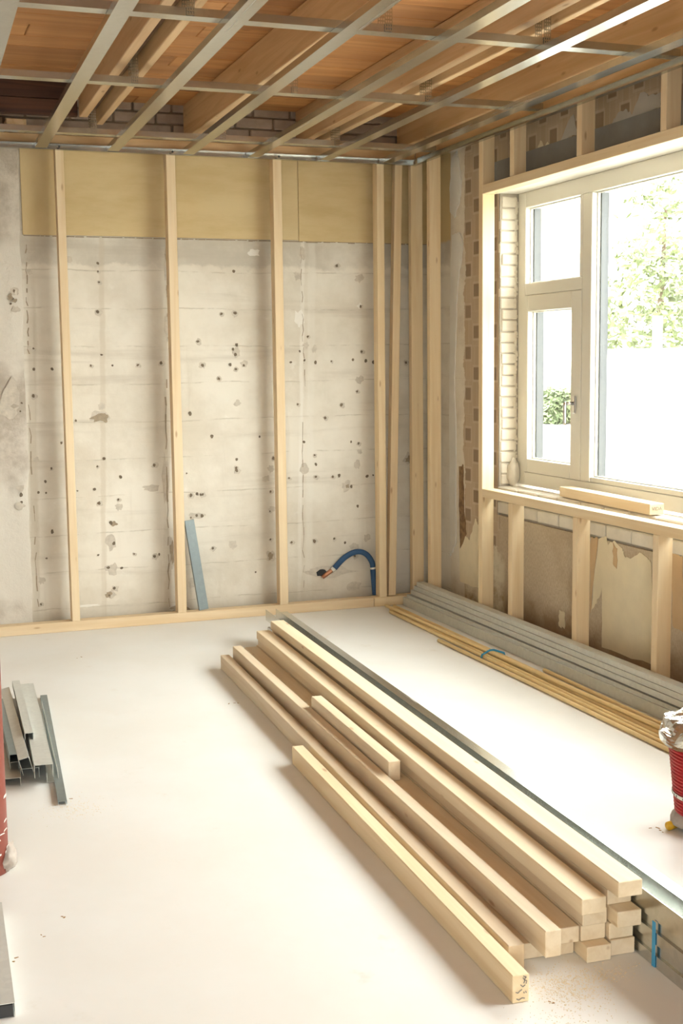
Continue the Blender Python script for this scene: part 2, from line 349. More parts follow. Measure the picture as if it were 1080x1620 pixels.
# bricks of the sill, of the course below it and of the left reveal
for row, (z0, z1, x0, x1) in enumerate([(.622, .682, XW-.004, XW+.10)]):
    y_ = -.765
    while y_ > -2.75:
        L = .212*random.uniform(.96, 1.02); block('brick', (x0-random.uniform(0, .004), y_-L, z0), (x1, y_, z1), 'white_brick', wall_right, .005); y_ -= L+.011
y_ = -.768
while y_ > -2.75:
    L = .205*random.uniform(.97, 1.02); block('brick', (XW-.008, y_-L, .692), (.259, y_, .768+random.uniform(-.003, .001)), 'white_brick', wall_right, .006); y_ -= L+.011
z_ = .775; k = 0
rev = block('reveal_core', (XW+.004, -.7665, .61), (.40, -.752, LZ), 'sill_mortar', wall_right)
while z_ < LZ-.03:
    h = .0530*random.uniform(.93, 1.07); h = min(h, LZ-.004-z_)
    x0 = XW+random.uniform(.0, .006)+(.0 if k % 2 else .003)
    block('brick', (x0+random.uniform(0, .012), -.771-random.uniform(0, .005), z_), (.250+random.uniform(0, .006), -.748, z_+h), 'white_brick', wall_right, .005)
    z_ += h+.006; k += 1
# crumbs of mortar and foam where reveal meets frame
bm = bmesh.new()
for _ in range(150):
    zz = random.uniform(.80, 2.29); s = random.uniform(.003, .008); x_ = .252+random.uniform(-.012, .004); yy = -.772-random.uniform(0, .004)
    box_bm(bm, (x_-s, yy-s*.5, zz-s*random.uniform(.6, 2)), (x_+s*.6, yy+s, zz+s))
tag(put('mortar_crumbs', from_bm(bm), 'white_brick', None, wall_right), kind='stuff')
bm = bmesh.new(); bmesh.ops.create_icosphere(bm, subdivisions=3, radius=1)
for v in bm.verts:
    v.co *= 1+.35*noise.noise(v.co*2.3)
    v.co = Vector((.232+v.co.x*.035, -.785+v.co.y*.03, .835+v.co.z*.075))
put('mortar_lump', from_bm(bm, True), 'white_brick', None, wall_right)
# ------------------------------------------------------------------ back wall dressing
for x0, x1, z1 in ((-2.205, -1.985, 2.598), (-1.983, -.672, 2.598), (-.670, XW-.002, 2.598)):
    block('yellow_panel', (x0, YW-.009, 2.128+random.uniform(-.003, .003)), (x1, YW-.0005, z1), 'yellow', wall_back, .0015)
# rough pier at the left end
bm = bmesh.new(); nx, nz = 14, 70; X0, X1 = -2.75, -2.212
V = [[None]*(nx+1) for _ in range(nz+1)]
for j in range(nz+1):
    for i in range(nx+1):
        xx = X0+(X1-X0)*i/nx; zz = 2.6*j/nz
        if i == nx: xx -= .03*(1 if zz < 2.1 else 0)*0+.014*noise.noise(Vector((zz*6, 3, 0)))+.018*(1-zz/2.6)
        d = .012+.009*noise.noise(Vector((xx*7, zz*7, 1)))+.003*noise.noise(Vector((xx*23, zz*23, 5)))
        if zz < 2.05 and noise.noise(Vector((xx*3, zz*1.5, 9))) > .05: d *= .55
        V[j][i] = bm.verts.new((xx, YW-max(.001, d) if i < nx else YW+.001, zz))
for j in range(nz):
    for i in range(nx): bm.faces.new((V[j][i], V[j][i+1], V[j+1][i+1], V[j+1][i]))
put('rough_render', from_bm(bm, True), 'rough_plaster', None, wall_back)
# bricks above the boards, between the joists
bkc = block('masonry_core', (-5.6, YW+.01, 2.602), (.15, YW+.25, 3.0), 'mortar', wall_back)
for r_ in range(4):
    z0 = 2.612+r_*.064; xx = -2.6-(.11 if r_ % 2 else 0)
    while xx < .14:
        L = min(.212*random.uniform(.93, 1.04), .148-xx)
        if L > .03: block('brick', (xx, YW-random.uniform(.0, .012), z0+random.uniform(-.002, .002)), (xx+L, YW+.03, z0+.054), 'wall_brick', wall_back, .004)
        xx += L+.012
# holes, filler dabs and chips of the plaster, measured on the photograph's wall
holes = [(155,417),(155,430),(157,447),(155,493),(161,562),(143,578),(178,579),(218,577),(254,575),(83,583),(52,552),(53,584),(52,626),(82,741),(72,762),(60,779),(73,779),(82,841),(74,884),(64,955),(154,737),(164,726),(190,755),(149,774),(244,735),(122,777),(157,797),(187,790),(175,827),(180,860),(155,878),(212,876),(252,876),(171,897),(180,930),(172,941),(192,899),(294,748),(317,783),(301,784),(311,782),(321,783),(310,816),(301,818),(320,816),(304,886),(336,868),(369,553),(374,545),(372,561),(372,584),(385,578),(320,578),(363,576),(375,727),(373,739),(374,745),(428,854),(433,725),(428,777),(456,757),(499,735),(497,721),(498,755),(525,755),(537,753),(580,753),(556,769),(565,800),(529,853),(497,855),(461,858),(486,532),(473,555),(460,573),(482,570),(523,571),(558,570),(579,571),(571,556),(570,484),(498,574),(533,421),(369,430),(372,495),(16,480),(20,473),(22,460),(31,650),(33,637),(33,782),(33,795),(30,801),(404,905),(426,808),(590,752),(566,702),(590,573),(641,573),(648,572),(700,770),(649,845),(97,700),(120,665),(276,623),(277,658),(245,880),(350,497),(312,540),(345,600),(335,690),(300,655),(410,690),(540,640),(565,620),(555,700),(480,700),(515,660),(545,858),(560,880),(470,640)]
dabs = [(157,660,14,9),(161,643,5,6),(22,462,6,6),(24,490,6,5),(50,401,6,5),(46,412,5,5),(46,430,5,4),(108,411,5,5),(17,625,14,22),(14,650,15,12),(373,557,6,8),(386,576,6,6),(320,578,6,5),(470,437,6,6),(568,440,7,7),(569,601,7,6),(548,769,9,9),(375,638,6,5),(370,495,4,4),(481,740,7,9),(565,735,5,7),(569,714,4,4),(560,928,12,8),(175,940,9,6),(66,918,5,6),(57,727,4,5),(368,862,8,7),(560,864,10,5),(580,851,6,6),(648,725,12,10),(428,880,8,9),(420,757,7,5),(428,742,5,6),(188,802,6,6),(178,900,8,9),(272,872,4,26),(176,858,8,12),(430,805,6,4),(305,923,7,8),(285,960,16,7),(497,552,4,6),(484,546,5,5),(310,816,14,5),(240,772,14,5),(262,760,6,40),(264,420,4,34),(264,520,4,24),(478,400,5,10),(30,800,9,5),(32,772,6,6),(523,905,40,9)]
hb, db = bmesh.new(), bmesh.new()
for x, y_ in holes:
    q = px_on(x+random.uniform(-1, 1), y_+random.uniform(-1, 1), 1, YW); r = random.uniform(.005, .0095)
    pos = YW-.0015 if q.x > -2.22 else YW-.014
    blob(hb, q.x, q.z, r, r*random.uniform(.8, 1.3), 'y', pos-random.uniform(0, .0009), (0, -1, 0), .0012, 8, .25)
    if random.random() < .5: blob(db, q.x+.004, q.z-.003, r*2.2, r*2.0, 'y', YW-.0001-random.uniform(0, .0006), (0, -1, 0), .0009, 10, .3)
for x, y_, rx, ry in dabs:
    q = px_on(x, y_, 1, YW); s = .0036
    pos = YW-.0004 if q.x > -2.22 else YW-.015
    blob(db, q.x, q.z, rx*s, ry*s, 'y', pos+random.uniform(0, .0003), (0, -1, 0), .001, 15, .3)
kb = bmesh.new()
for x, y_, rx, ry in ((156, 661, 11, 6), (165, 660, 5, 7), (649, 727, 9, 6), (285, 963, 14, 5), (22, 476, 4, 3), (16, 470, 3, 5), (272, 875, 3, 18), (549, 769, 3, 3), (172, 941, 5, 4), (180, 829, 5, 4), (428, 880, 4, 6)):
    q = px_on(x, y_, 1, YW); blob(kb, q.x, q.z, rx*.0036, ry*.0036, 'y', (YW-.0017 if q.x > -2.22 else YW-.0175)-random.uniform(0, .0005), (0, -1, 0), .0006, 15, .4)
tag(put('dark_chip', from_bm(kb), 'crack', None, wall_back), kind='stuff')
tag(put('nail_hole', from_bm(hb), 'hole', None, wall_back), kind='stuff')
tag(put('filler_patch', from_bm(db), 'patch', None, wall_back), kind='stuff')
# crumbly dark joint under the yellow panels and the vertical cracks
bm = bmesh.new(); xx = -2.2
while xx < .1:
    L = random.uniform(.01, .09); hh = random.uniform(.0005, .003)*(2.5 if random.random() < .12 else 1)
    box_bm(bm, (xx, YW-.006, 2.1235-hh), (xx+L, YW-.001, 2.1265)); xx += L+random.uniform(-.005, .015)
for (xa, ya, xb, yb, ww) in ((40, 380, 45, 560, .003), (46, 640, 60, 960, .003), (262, 385, 270, 600, .004), (262, 600, 268, 960, .004), (475, 390, 482, 620, .002), (478, 620, 480, 930, .002)):
    n = 26; prev = None
    for k in range(n+1):
        q = px_on(xa+(xb-xa)*k/n+random.uniform(-1.6, 1.6), ya+(yb-ya)*k/n, 1, YW)
        if prev is not None and random.random() < .72:
            w_ = ww*random.uniform(.3, 1.2); slab_poly(bm, [(prev.x-w_, YW-.0006, prev.z), (prev.x+w_, YW-.0006, prev.z), (q.x+w_, YW-.0006, q.z), (q.x-w_, YW-.0006, q.z)], (0, -1, 0), .001)
        prev = q
tag(put('plaster_crack', from_bm(bm), 'crack', None, wall_back), kind='stuff')
bm = bmesh.new()
for x, y_, rx, ry in ((402,400,9,5),(473,505,8,14),(570,484,5,5),(140,958,16,2)):
    q = px_on(x, y_, 1, YW); blob(bm, q.x, q.z, rx*.0036, ry*.0036, 'y', YW-.0003, (0, -1, 0), .0007, 17, .35)
tag(put('pale_smear', from_bm(bm), 'patch_pale', None, wall_back), kind='stuff')
# hole where the pipe leaves the wall, its inner shade a flat black disc
bm = bmesh.new(); q = px_on(508, 903, 1, YW); blob(bm, q.x, q.z, .075, .026, 'y', YW-.0012, (0, -1, 0), .001, 17, .25)
put('chipped_recess', from_bm(bm), 'patch', None, wall_back)
bm = bmesh.new(); q = px_on(509, 906, 1, YW); blob(bm, q.x, q.z, .034, .022, 'y', YW-.0026, (0, -1, 0), .001, 13, .2)
put('pipe_hole_shade', from_bm(bm), 'black', None, wall_back)
# ------------------------------------------------------------------ right wall dressing: torn paper
def torn(name, pts, mat, t=.0015, sub=5, amp=.006):
    P = [px_on(x, y_, 0, XW) for x, y_ in pts]; out = []
    for i, a_ in enumerate(P):
        b_ = P[(i+1) % len(P)]
        for k in range(sub):
            q = a_.lerp(b_, k/sub)
            if k: q += Vector((0, random.uniform(-amp, amp), random.uniform(-amp, amp)))
            out.append((XW-.0006, q.y, q.z))
    bm = bmesh.new(); slab_poly(bm, out, (-1, 0, 0), t); return put(name, from_bm(bm), mat, None, wall_right)
torn('torn_paper', [(947,852),(958,848),(962,862),(972,855),(985,868),(988,880),(997,884),(1012,874),(1024,882),(1030,890),(1033,1052),(952,1024),(952,930),(944,955),(935,968)], 'cream_paper')
torn('torn_paper', [(935,850),(946,851),(940,905),(934,970),(933,872)], 'tan_paper')
torn('torn_paper', [(970,858),(977,868),(976,900),(970,892)], 'tan_paper', .0026)
torn('torn_paper', [(1062,872),(1080,880),(1080,1000),(1064,990)], 'tan_paper')
torn('torn_paper', [(885,965),(894,968),(893,995),(884,990)], 'cream_paper')
torn('torn_paper', [(726,862),(734,845),(743,855),(752,820),(757,830),(757,930),(742,925),(728,920)], 'cream_paper')
torn('dark_stain', [(726,738),(733,735),(734,800),(738,845),(728,868),(726,800)], 'old_wood', .002)
torn('torn_paper', [(887,223),(900,190),(907,180),(913,205),(912,214)], 'grey_paper')
torn('torn_paper', [(968,196),(978,178),(990,172),(1000,182),(1012,150),(1020,146),(1026,152),(1046,146),(1046,168),(968,198)], 'grey_paper')
torn('torn_paper', [(850,236),(855,222),(860,232),(866,224),(872,233),(874,230),(878,226),(880,238)], 'cream_paper', .0012, 3)
torn('torn_paper', [(800,262),(820,245),(816,262),(802,275)], 'cream_paper', .0012, 3)
torn('white_plaster_edge', [(716,250),(724,238),(727,262),(731,285),(729,310),(724,330),(720,345),(713,335),(713,290)], 'white_plaster', .006)
torn('white_plaster_edge', [(716,372),(728,368),(733,385),(731,410),(727,430),(724,470),(722,540),(720,600),(722,700),(722,860),(713,880),(712,700),(713,520),(714,420)], 'white_plaster', .006)
# ------------------------------------------------------------------ roof deck and joists
ceiling = struct(block('ceiling', (-5.6, -9.2, ZD+.022), (.15, YW+.01, ZD+.14), 'ceil_back'))
yy = YW
while yy > -4.2:
    wd = random.choice((.165, .178, .185, .192)); x0, x1 = -3.3, .148
    cut = random.choice((None, None, -2.3, -1.6, -.9))
    for a_, b_ in (((x0, x1),) if cut is None else ((x0, cut-.0015), (cut+.0015, x1))):
        block('deck_board', (a_, yy-wd+.003, ZD+random.uniform(0, .003)), (b_, yy, ZD+.0215), 'deck', ceiling, .003)
    yy -= wd
block('deck_boarding', (-5.6, -4.2, ZD+.002), (-3.302, YW, ZD+.0215), 'deck', ceiling); block('deck_boarding', (-3.3, -9.2, ZD+.002), (.148, yy-.002, ZD+.0215), 'deck', ceiling)
def joist(x0, y0, x1, y1, w, z0, z1, mat, label, name='ceiling_joist', grp='roof joists'):
    o = beam(name, (x0+w/2, y0, (z0+z1)/2), (x1+w/2, y1, (z0+z1)/2), w, z1-z0, mat, None, (0, 0, 1), .003); tag(o, label, 'joist', grp)
JE = -8.8; ZT = ZD-.001; ZB = 2.66
joist(-1.962, -.36, -2.09, JE, .042, ZB, ZT, 'joist', 'new pine joist ending at the dark trimmer, leftmost of the tall joists')
joist(-1.914, -.20, -2.041, JE, .062, 2.725, ZT, 'old_wood', 'old brown joist sandwiched beside the leftmost tall joist', 'old_joist', 'old joists')
joist(-1.848, -.18, -1.975, JE, .034, ZB, ZT-.03, 'joist', 'slim pine batten right of the leftmost old brown joist', 'joist_batten', 'joist battens')
joist(-1.325, YW-.014, -1.325, JE, .056, ZB, ZT, 'joist', 'broad pine joist with knots, second tall joist from the left')
joist(-1.266, YW-.014, -1.266, JE, .075, 2.715, ZT, 'old_wood', 'old brown joist right of the second tall pine joist', 'old_joist', 'old joists')
joist(-.682, YW-.014, -.686, JE, .046, ZB, ZT, 'joist', 'pine joist beside a slim batten, third tall joist from the left')
joist(-.633, YW-.014, -.637, JE, .056, 2.715, ZT, 'old_wood', 'old brown joist squeezed between pine joist and batten near the window', 'old_joist', 'old joists')
joist(-.574, YW-.014, -.578, -3.3, .036, ZB, ZT-.03, 'joist', 'slim pine batten nearest the window side, right of an old joist', 'joist_batten', 'joist battens')
joist(-.066, YW-.014, -.085, JE, .075, ZB, ZT, 'joist', 'tall pine beam running above the window wall, rightmost joist')
tr_ = empty('trimmer_beam', (-2.6, -.33, ZB)); tag(tr_, 'dark brown boarded trimmer across the ceiling at upper left', 'beam')
block('board', (-3.3, -.358, 2.742), (-1.968, -.318, ZT), 'dark_wood', tr_, .002); block('board', (-3.3, -.361, 2.664), (-1.968, -.318, 2.740), 'dark_wood', tr_, .002)
o = block('ceiling_block', (-2.28, -.02, 2.64), (-2.18, .10, 2.70), 'joist', None, .003); tag(o, 'short pine block behind the dark trimmer above the back wall', 'block')
sb = empty('steel_beam', (-2.0, -3.62, 2.64)); tag(sb, 'red painted steel beam crossing at the top edge of the picture', 'beam')
block('flange', (-5.5, -3.72, 2.645), (.14, -3.52, 2.657), 'red_paint', sb)
# ------------------------------------------------------------------ stud frames
sf = empty('stud_frame', (-1.7, .03, 0)); tag(sf, 'pine stud framework standing against the plastered back wall', 'stud frame')
SD = .067
block('bottom_plate', (-3.4, 0, .0005), (-.276, SD, .055), 'pine', sf, .002); block('bottom_plate', (-.274, 0, .0005), (-.002, SD, .055), 'pine', sf, .002)
block('top_plate', (-3.4, .001, 2.585), (-.002, SD, 2.632), 'joist', sf, .002)
for xr, w_ in ((-.194, .045), (-.805, .05), (-1.402, .05), (-1.994, .043), (-2.64, .045)):
    block('stud', (xr-w_, .0005, .0555), (xr, SD, 2.5845), 'pine', sf, .002)
block('stud', (-.026, .004, .0555), (.046, .046, 2.5845), 'pine', sf, .002)
o = beam('leaning_stud', (-.1555, .034, .058), (-.098, .034, 2.56), .046, .046, 'pine', None, (0, 1, 0), .002); tag(o, 'loose pine stud leaning slightly askew beside the back corner', 'stud')
rf = empty('window_stud_frame', (.03, -1.8, 0)); tag(rf, 'pine stud framework with sill and header around the window', 'stud frame')
block('bottom_plate', (0.001, -4.5, .0005), (SD, -.002, .045), 'pine', rf, .002); block('top_plate', (.001, -4.5, 2.585), (SD, -.002, 2.632), 'joist', rf, .002)
def st(y0, w_, z0, z1): block('stud', (.0005, y0-w_, z0), (.069, y0, z1), 'pine', rf, .002)
st(-.158, .042, .0455, 2.5845); st(-.826, .045, .0455, 2.5845)
block('sill', (0, -4.5, .724), (SD, -.872, .7685), 'pine', rf, .002); block('header', (0, -4.5, 2.288), (SD, -.872, 2.334), 'pine', rf, .002)
for y0 in (-1.17, -1.809, -2.456, -3.1):
    st(y0, .042, .0455, .7235); st(y0, .042, 2.3345, 2.5845)
# ------------------------------------------------------------------ suspended ceiling grid
gr = empty('ceiling_grid', (-1.5, -1.5, 2.553)); tag(gr, 'galvanised suspended ceiling grid hanging below the joists', 'ceiling grid')
T = .0012
UD = [(.0, .028), (.0, 0), (.028, 0), (.028, .028)]
section('perimeter_track', (-3.4, -.001, 2.553), (-.001, -.001, 2.553), [(-.028, .028), (0, .028), (0, 0), (-.028, 0)], T, 'galv', gr)
section('perimeter_track', (-.001, -.03, 2.553), (-.001, -4.6, 2.553), [(-.028, .028), (0, .028), (0, 0), (-.028, 0)], T, 'galv', gr)
prof = [(-2.46, -2.53), (-2.114, -2.180), (-1.742, -1.799), (-1.340, -1.403), (-.979, -1.018), (-.570, -.602), (-.197, -.226)]
for xa, xb in prof:
    sl = (xb-xa)/2.95
    section('furring_profile', (xa, -.012, 2.5545), (xa+sl*4.6, -4.6, 2.5545), u_up(.060, .027, .006), T, 'galv', gr)
for cy in (-.33, -1.53, -2.6, -3.75):
    section('carrier_profile', (-3.3, cy, 2.5825), (-.03, cy, 2.5825), u_up(.060, .027, .006), T, 'galv', gr)
def hanger(x, y_, z0, z1):
    bm = bmesh.new(); nc, nr = 7, 2*int((z1-z0)/.012)+1; w_ = .028; ww = [(.0058 if i % 2 else .0027) for i in range(nc)]; hh = [(.0075 if j % 2 else .0045) for j in range(nr)]
    kx = w_/sum(ww); kz = (z1-z0)/sum(hh); xs = [0]; zs = [0]
    for a_ in ww: xs.append(xs[-1]+a_*kx)
    for a_ in hh: zs.append(zs[-1]+a_*kz)
    G = [[bm.verts.new((x-w_/2+xs[i], y_, z0+zs[j])) for i in range(nc+1)] for j in range(nr+1)]
    for j in range(nr):
        for i in range(nc):
            if not (i % 2 and j % 2): bm.faces.new((G[j][i], G[j][i+1], G[j+1][i+1], G[j+1][i]))
    o = put('hanger', from_bm(bm), 'galv', None, gr); md = o.modifiers.new('thickness', 'SOLIDIFY'); md.thickness = .0012
for x in (-1.885, -1.228, -.604):
    for cy in (-.33, -1.53, -2.6):
        xx = x if x > -1.5 else x+cy*.018
        hanger(xx, cy-.034, 2.584, 2.714); hanger(xx, cy+.034, 2.584, 2.714)
bm = bmesh.new()
for x, y_ in ((94, 234), (273, 241), (441, 250)):
    q = px_on(x, y_, 1, -.029); bmesh.ops.create_uvsphere(bm, u_segments=8, v_segments=5, radius=.006, matrix=Matrix.Translation((q.x, -.0295, 2.567)))
tag(put('screw', from_bm(bm), 'black', None, gr), kind='stuff')
# ------------------------------------------------------------------ window
win = struct(empty('window_1', (.30, -2.0, .775)))
FX0, FX1 = .26, .335; SIL, HED = .776, 2.3085
B = lambda n, y0, y1, z0, z1, x0=FX0, x1=FX1, m='frame', bv=.003: block(n, (x0, y1, z0), (x1, y0, z1), m, win, bv)
B('jamb', WY0-.006, -.850, SIL, HED); B('head', -.851, WY1, 2.228, HED); B('bottom_rail', -.851, WY1, SIL, .846)
B('mullion', -1.430, -1.514, .8465, 2.2275); B('transom', -.851, -1.4295, 1.776, 1.838); B('mullion', -2.62, -2.70, .8465, 2.2275)
B('top_light_post', -1.4015, -1.4295, 1.8385, 2.2275)
B('fixed_rail', -1.5145, -2.6195, .8465, .871, FX0+.006, FX1, 'frame', .002)
sash = [('sash_stile', -.8515, -.886, .848, 1.7745), ('sash_stile', -1.335, -1.4285, .848, 1.7745), ('sash_rail', -.8865, -1.3345, .848, .918), ('sash_rail', -.8865, -1.3345, 1.692, 1.7745)]
for n_, a_, b_, c_, d_ in sash: B(n_, a_, b_, c_, d_, FX0-.004, FX1-.005)
def pane(y0, y1, z0, z1):
    gx = FX0+.040; B('pane', y0, y1, z0, z1, gx, gx+.006, 'glass', 0)
    # exterior grey lining and dark gasket outside the glass
    x0, x1 = gx+.007, FX1+.012
    B('outer_lining', y0+.0005, y0-.010, z0+.001, z1-.001, x0, x1, 'frame_out', 0); B('outer_lining', y1+.008, y1, z0+.001, z1-.001, x0, x1, 'frame_out', 0)
    B('glazing_bead', y0+.0004, y0-.006, z0, z1, gx-.012, gx-.0005, 'frame', .001); B('glazing_bead', y0-.0065, y1, z1-.006, z1-.0003, gx-.012, gx-.0005, 'frame', .001); B('glazing_bead', y0-.0065, y1, z0+.0003, z0+.006, gx-.012, gx-.0005, 'frame', .001)
pane(-.8505, -1.4012, 1.8385, 2.2275); pane(-.8865, -1.3345, .9185, 1.6915); pane(-1.5145, -2.6195, .8715, 2.2275); pane(-2.7005, WY1+.001, .8465, 2.2275)
h_ = block('window_handle', (.243, -1.397, 1.175), (.2555, -1.372, 1.262), 'chrome', win, .004)
tube('neck', [(.243, -1.385, 1.225), (.205, -1.385, 1.225)], .009, 'chrome', h_)
tube('lever', spline([(.205, -1.379, 1.225), (.198, -1.384, 1.224), (.196, -1.385, 1.205), (.197, -1.385, 1.12)], 5), [.0095]*11+[.009]*4+[.008], 'chrome', h_)
# ------------------------------------------------------------------ timber block on the window sill
o = beam('timber_offcut', (.198, -1.40, .795), (.165, -2.235, .795), .070, .048, 'pine_pale', None, (0, 0, 1), .002)
tag(o, 'short pine offcut lying on the brick window sill', 'timber')
def letters(owner, text, mw, size, mat='ink'):
    cu = bpy.data.curves.new('t', 'FONT'); cu.body = text; cu.size = size; cu.extrude = .0003; cu.align_x = 'CENTER'; cu.align_y = 'CENTER'
    t = bpy.data.objects.new('t', cu); COL.objects.link(t); dg = bpy.context.evaluated_depsgraph_get(); me = bpy.data.meshes.new_from_object(t.evaluated_get(dg)); bpy.data.objects.remove(t); bpy.data.curves.remove(cu)
    me.materials.clear(); me.materials.append(M[mat]); return put('end_stamp', me, mat, mw, owner)
letters(o, 'VIDA', Matrix(((1, 0, 0, .165), (0, 0, -1, -2.2359), (0, 1, 0, .797), (0, 0, 0, 1))), .022)
# ------------------------------------------------------------------ lumber pile
BW, BH = .0655, .0405
G_L = 'pine battens piled on the floor'
def lum(xl0, y0, xl1, y1, z0, flat, label, mat='pine_pale', group=G_L):
    """xl: left edge of the batten at its far (0) and near (1) end"""
    w_, h = (BW, BH) if flat else (BH+.001, BW+.001)
    o = beam('pine_batten', (xl0+w_/2, y0, z0+h/2), (xl1+w_/2, y1, z0+h/2), w_, h-.0006, mat, None, (0, 0, 1), .0018)
    tag(o, label, 'timber', group); return o
Z = [.0005+k*.0405 for k in range(7)]
ptop = [(-1.2405, -1.10, -1.362, -4.385), (-1.232, -1.09, -1.357, -4.33), (-1.236, -1.12, -1.3565, -4.375), (-1.236, -1.06, -1.360, -4.345), (-1.234, -1.10, -1.358, -4.35)]
lab_r = ['bottom pine batten of the tall right-hand stack touching the floor', 'second pine batten from the floor in the tall right-hand stack', 'splintered pine batten jutting out at mid height of the right stack', 'pine batten just under the top one of the tall right stack', 'topmost pine batten of the whole pile, brightly lit broad face']
for k in range(5):
    a_ = ptop[4-k]; lum(a_[0], a_[1], a_[2], a_[3], Z[k], True, lab_r[k])
mid = [(-1.303, -1.10, -1.4315, -4.362), (-1.303, -1.06, -1.429, -4.33), (-1.303, -1.09, -1.428, -4.335), (-1.315, -1.11, -1.446, -4.36)]
lab_m = ['bottom pine batten of the four-high middle stack, stained end', 'second batten from the floor in the four-high middle stack', 'third batten from the floor in the four-high middle stack', 'top batten of the four-high middle stack beside the tallest stack']
for k in range(4):
    a_ = mid[k]; lum(a_[0], a_[1], a_[2], a_[3], Z[k], True, lab_m[k])
lum(-1.372, -1.0, -1.4985, -4.30, Z[0], True, 'floor-level batten hidden under another next to the middle stack')
lum(-1.372, -1.085, -1.4985, -4.325, Z[1], True, 'flat batten in the trough left of the middle stack, carrying the short offcut')
lum(-1.446, -1.10, -1.5695, -4.29, Z[0], True, 'flat floor-level batten beneath the upright long batten')
b3 = lum(-1.445, -1.15, -1.552, -4.375, Z[1], False, 'long batten set on edge upon a flat batten left of the trough')
lum(-1.437, -2.30, -1.4635, -3.17, Z[2], False, 'short pine offcut on edge lying in the trough of the pile')
lum(-1.503, -1.14, -1.628, -4.335, Z[0], False, 'long batten on edge on the floor, second from the left of the pile')
b1 = lum(-1.625, -2.64, -1.688, -4.47, Z[0], False, 'shorter front batten at the left of the pile with scribbled end', 'pine')
# scribble on its sawn end
ex = Vector((-1.667, -4.4712, .034))
bm = bmesh.new()
def stroke(bm, pts, w_=.0011):
    for a_, b_ in zip(pts, pts[1:]):
        a_, b_ = Vector(a_), Vector(b_); d = (b_-a_).normalized(); n_ = Vector((-d.y, d.x))*w_
        slab_poly(bm, [(ex.x+q.x, ex.y, ex.z+q.y) for q in (a_-n_, a_+n_, b_+n_, b_-n_)], (0, -1, 0), .0004)
for pts in ([(.004, .026), (.009, .018), (.006, .012)], [(.012, .028), (.008, .020), (.014, .017), (.012, .010)], [(.005, .030), (.013, .024)], [(-.014, -.006), (-.008, -.009), (-.004, -.005), (.002, -.002)], [(.006, -.008), (.008, -.012)], [(.011, -.007), (.013, -.012)], [(-.012, -.022), (-.006, -.026), (.002, -.022), (.009, -.024)], [(-.002, .010), (.004, .004), (.010, .008)]): stroke(bm, pts)
put('pencil_scribble', from_bm(bm), 'ink', None, b1)
# ------------------------------------------------------------------ galvanised profiles beside the lumber pile
G_G = 'galvanised profiles stacked beside the battens'
def galv_pro(name, off, y0, y1, z0, w_, h, lab, opened, mat='galv', lip=0.0):
    f = lambda y_: -1.2895+.0405*(y_+4.45)+off+w_/2
    o = section(name, (f(y0), y0, z0), (f(y1), y1, z0), u_up(w_, h, lip) if opened else u_down(w_, h, lip), .0013, mat)
    tag(o, lab, 'metal profile', G_G); return o
galv_pro('steel_profile', 0, -.70, -5.6, .0005, .088, .028, 'lowest galvanised profile of the stack right of the battens', False)
galv_pro('steel_profile', .005, -.72, -5.6, .0290, .088, .028, 'second galvanised profile from the floor right of the battens', False)
galv_pro('steel_profile', .0, -.70, -5.6, .0575, .088, .028, 'third galvanised profile from the floor right of the battens', False)
galv_pro('steel_profile', .0055, -.74, -5.6, .0860, .088, .028, 'galvanised profile under the two topmost ones right of the battens', False)
galv_pro('open_steel_profile', .0, -.66, -5.6, .1150, .055, .056, 'open upward galvanised channel on top, its far end showing two fins', True)
galv_pro('steel_profile', .0575, -.75, -5.6, .1150, .033, .054, 'narrow bright galvanised profile lying along the window side of the open channel', False)
# blue strap around the stack
o = mesh_boxes('blue_strap', [((-1.2930, -4.437, .001), (-1.2915, -4.424, .1135))], 'blue_tie'); tag(o, 'blue plastic strap around the galvanised profiles', 'strap')
# ------------------------------------------------------------------ long grey profiles by the window wall
G_P = 'grey profiles along the window wall'
rows = [(-.102, .0, .050, .050, 'lowest grey profile of the window wall stack, its broad face to the room'), (-.087, .0515, .048, .0165, 'dark-edged grey profile second from the floor by the window wall'), (-.070, .0745, .046, .0245, 'grey profile third from the floor by the window wall'), (-.058, .1015, .046, .023, 'grey profile second from the top by the window wall'), (-.050, .1270, .046, .023, 'topmost grey profile of the stack by the window wall')]
for k, (x0, z0, w_, h, lab) in enumerate(rows):
    o = section('long_steel_profile', (x0+w_/2, -.03-.02*k, z0+.0006), (x0+w_/2+(.045, .034, .018, .008, 0)[k], -4.3, z0+.0006), u_down(w_, h), .0013, 'galv_grey'); tag(o, lab, 'metal profile', G_P)
# yellow rods
G_C = 'thin yellow rods on the floor'
rods = [(-.262, -.22, -.268, -3.3, .0098, 'outermost thin yellow rod of the tied bundle on the floor side'), (-.236, -.16, -.240, -3.2, .0098, 'thin yellow rod crossing under the blue tie, second from the floor side'), (-.206, -.10, -.206, -3.2, .0098, 'thin yellow rod in the middle of the tied bundle'), (-.178, -.07, -.168, -3.1, .0098, 'thin yellow rod next to the grey profile stack'), (-.252, -.13, -.186, -3.3, .0285, 'thin yellow rod riding on top of the tied bundle'), (-.124, -1.78, -.130, -3.2, .0098, 'shorter thin yellow rod between bundle and grey profiles near the red tube')]
for x0, y0, x1, y1, z0, lab in rods:
    n = 8; wob = random.uniform(-.003, .003)
    P = [(x0+(x1-x0)*k/n+wob*math.sin(k/n*math.pi), y0+(y1-y0)*k/n, z0) for k in range(n+1)]
    r = empty('yellow_rod', (P[0][0], P[0][1], 0)); tag(r, lab, 'rod', G_C); tube('shaft', P, .0094, 'cane', r, 8); d = Vector(P[0])-Vector(P[1]); d.normalize()
    tube('sawn_end', [Vector(P[0])+d*.0002, Vector(P[0])+d*.0012], .008, 'cane_tip', r, 8)
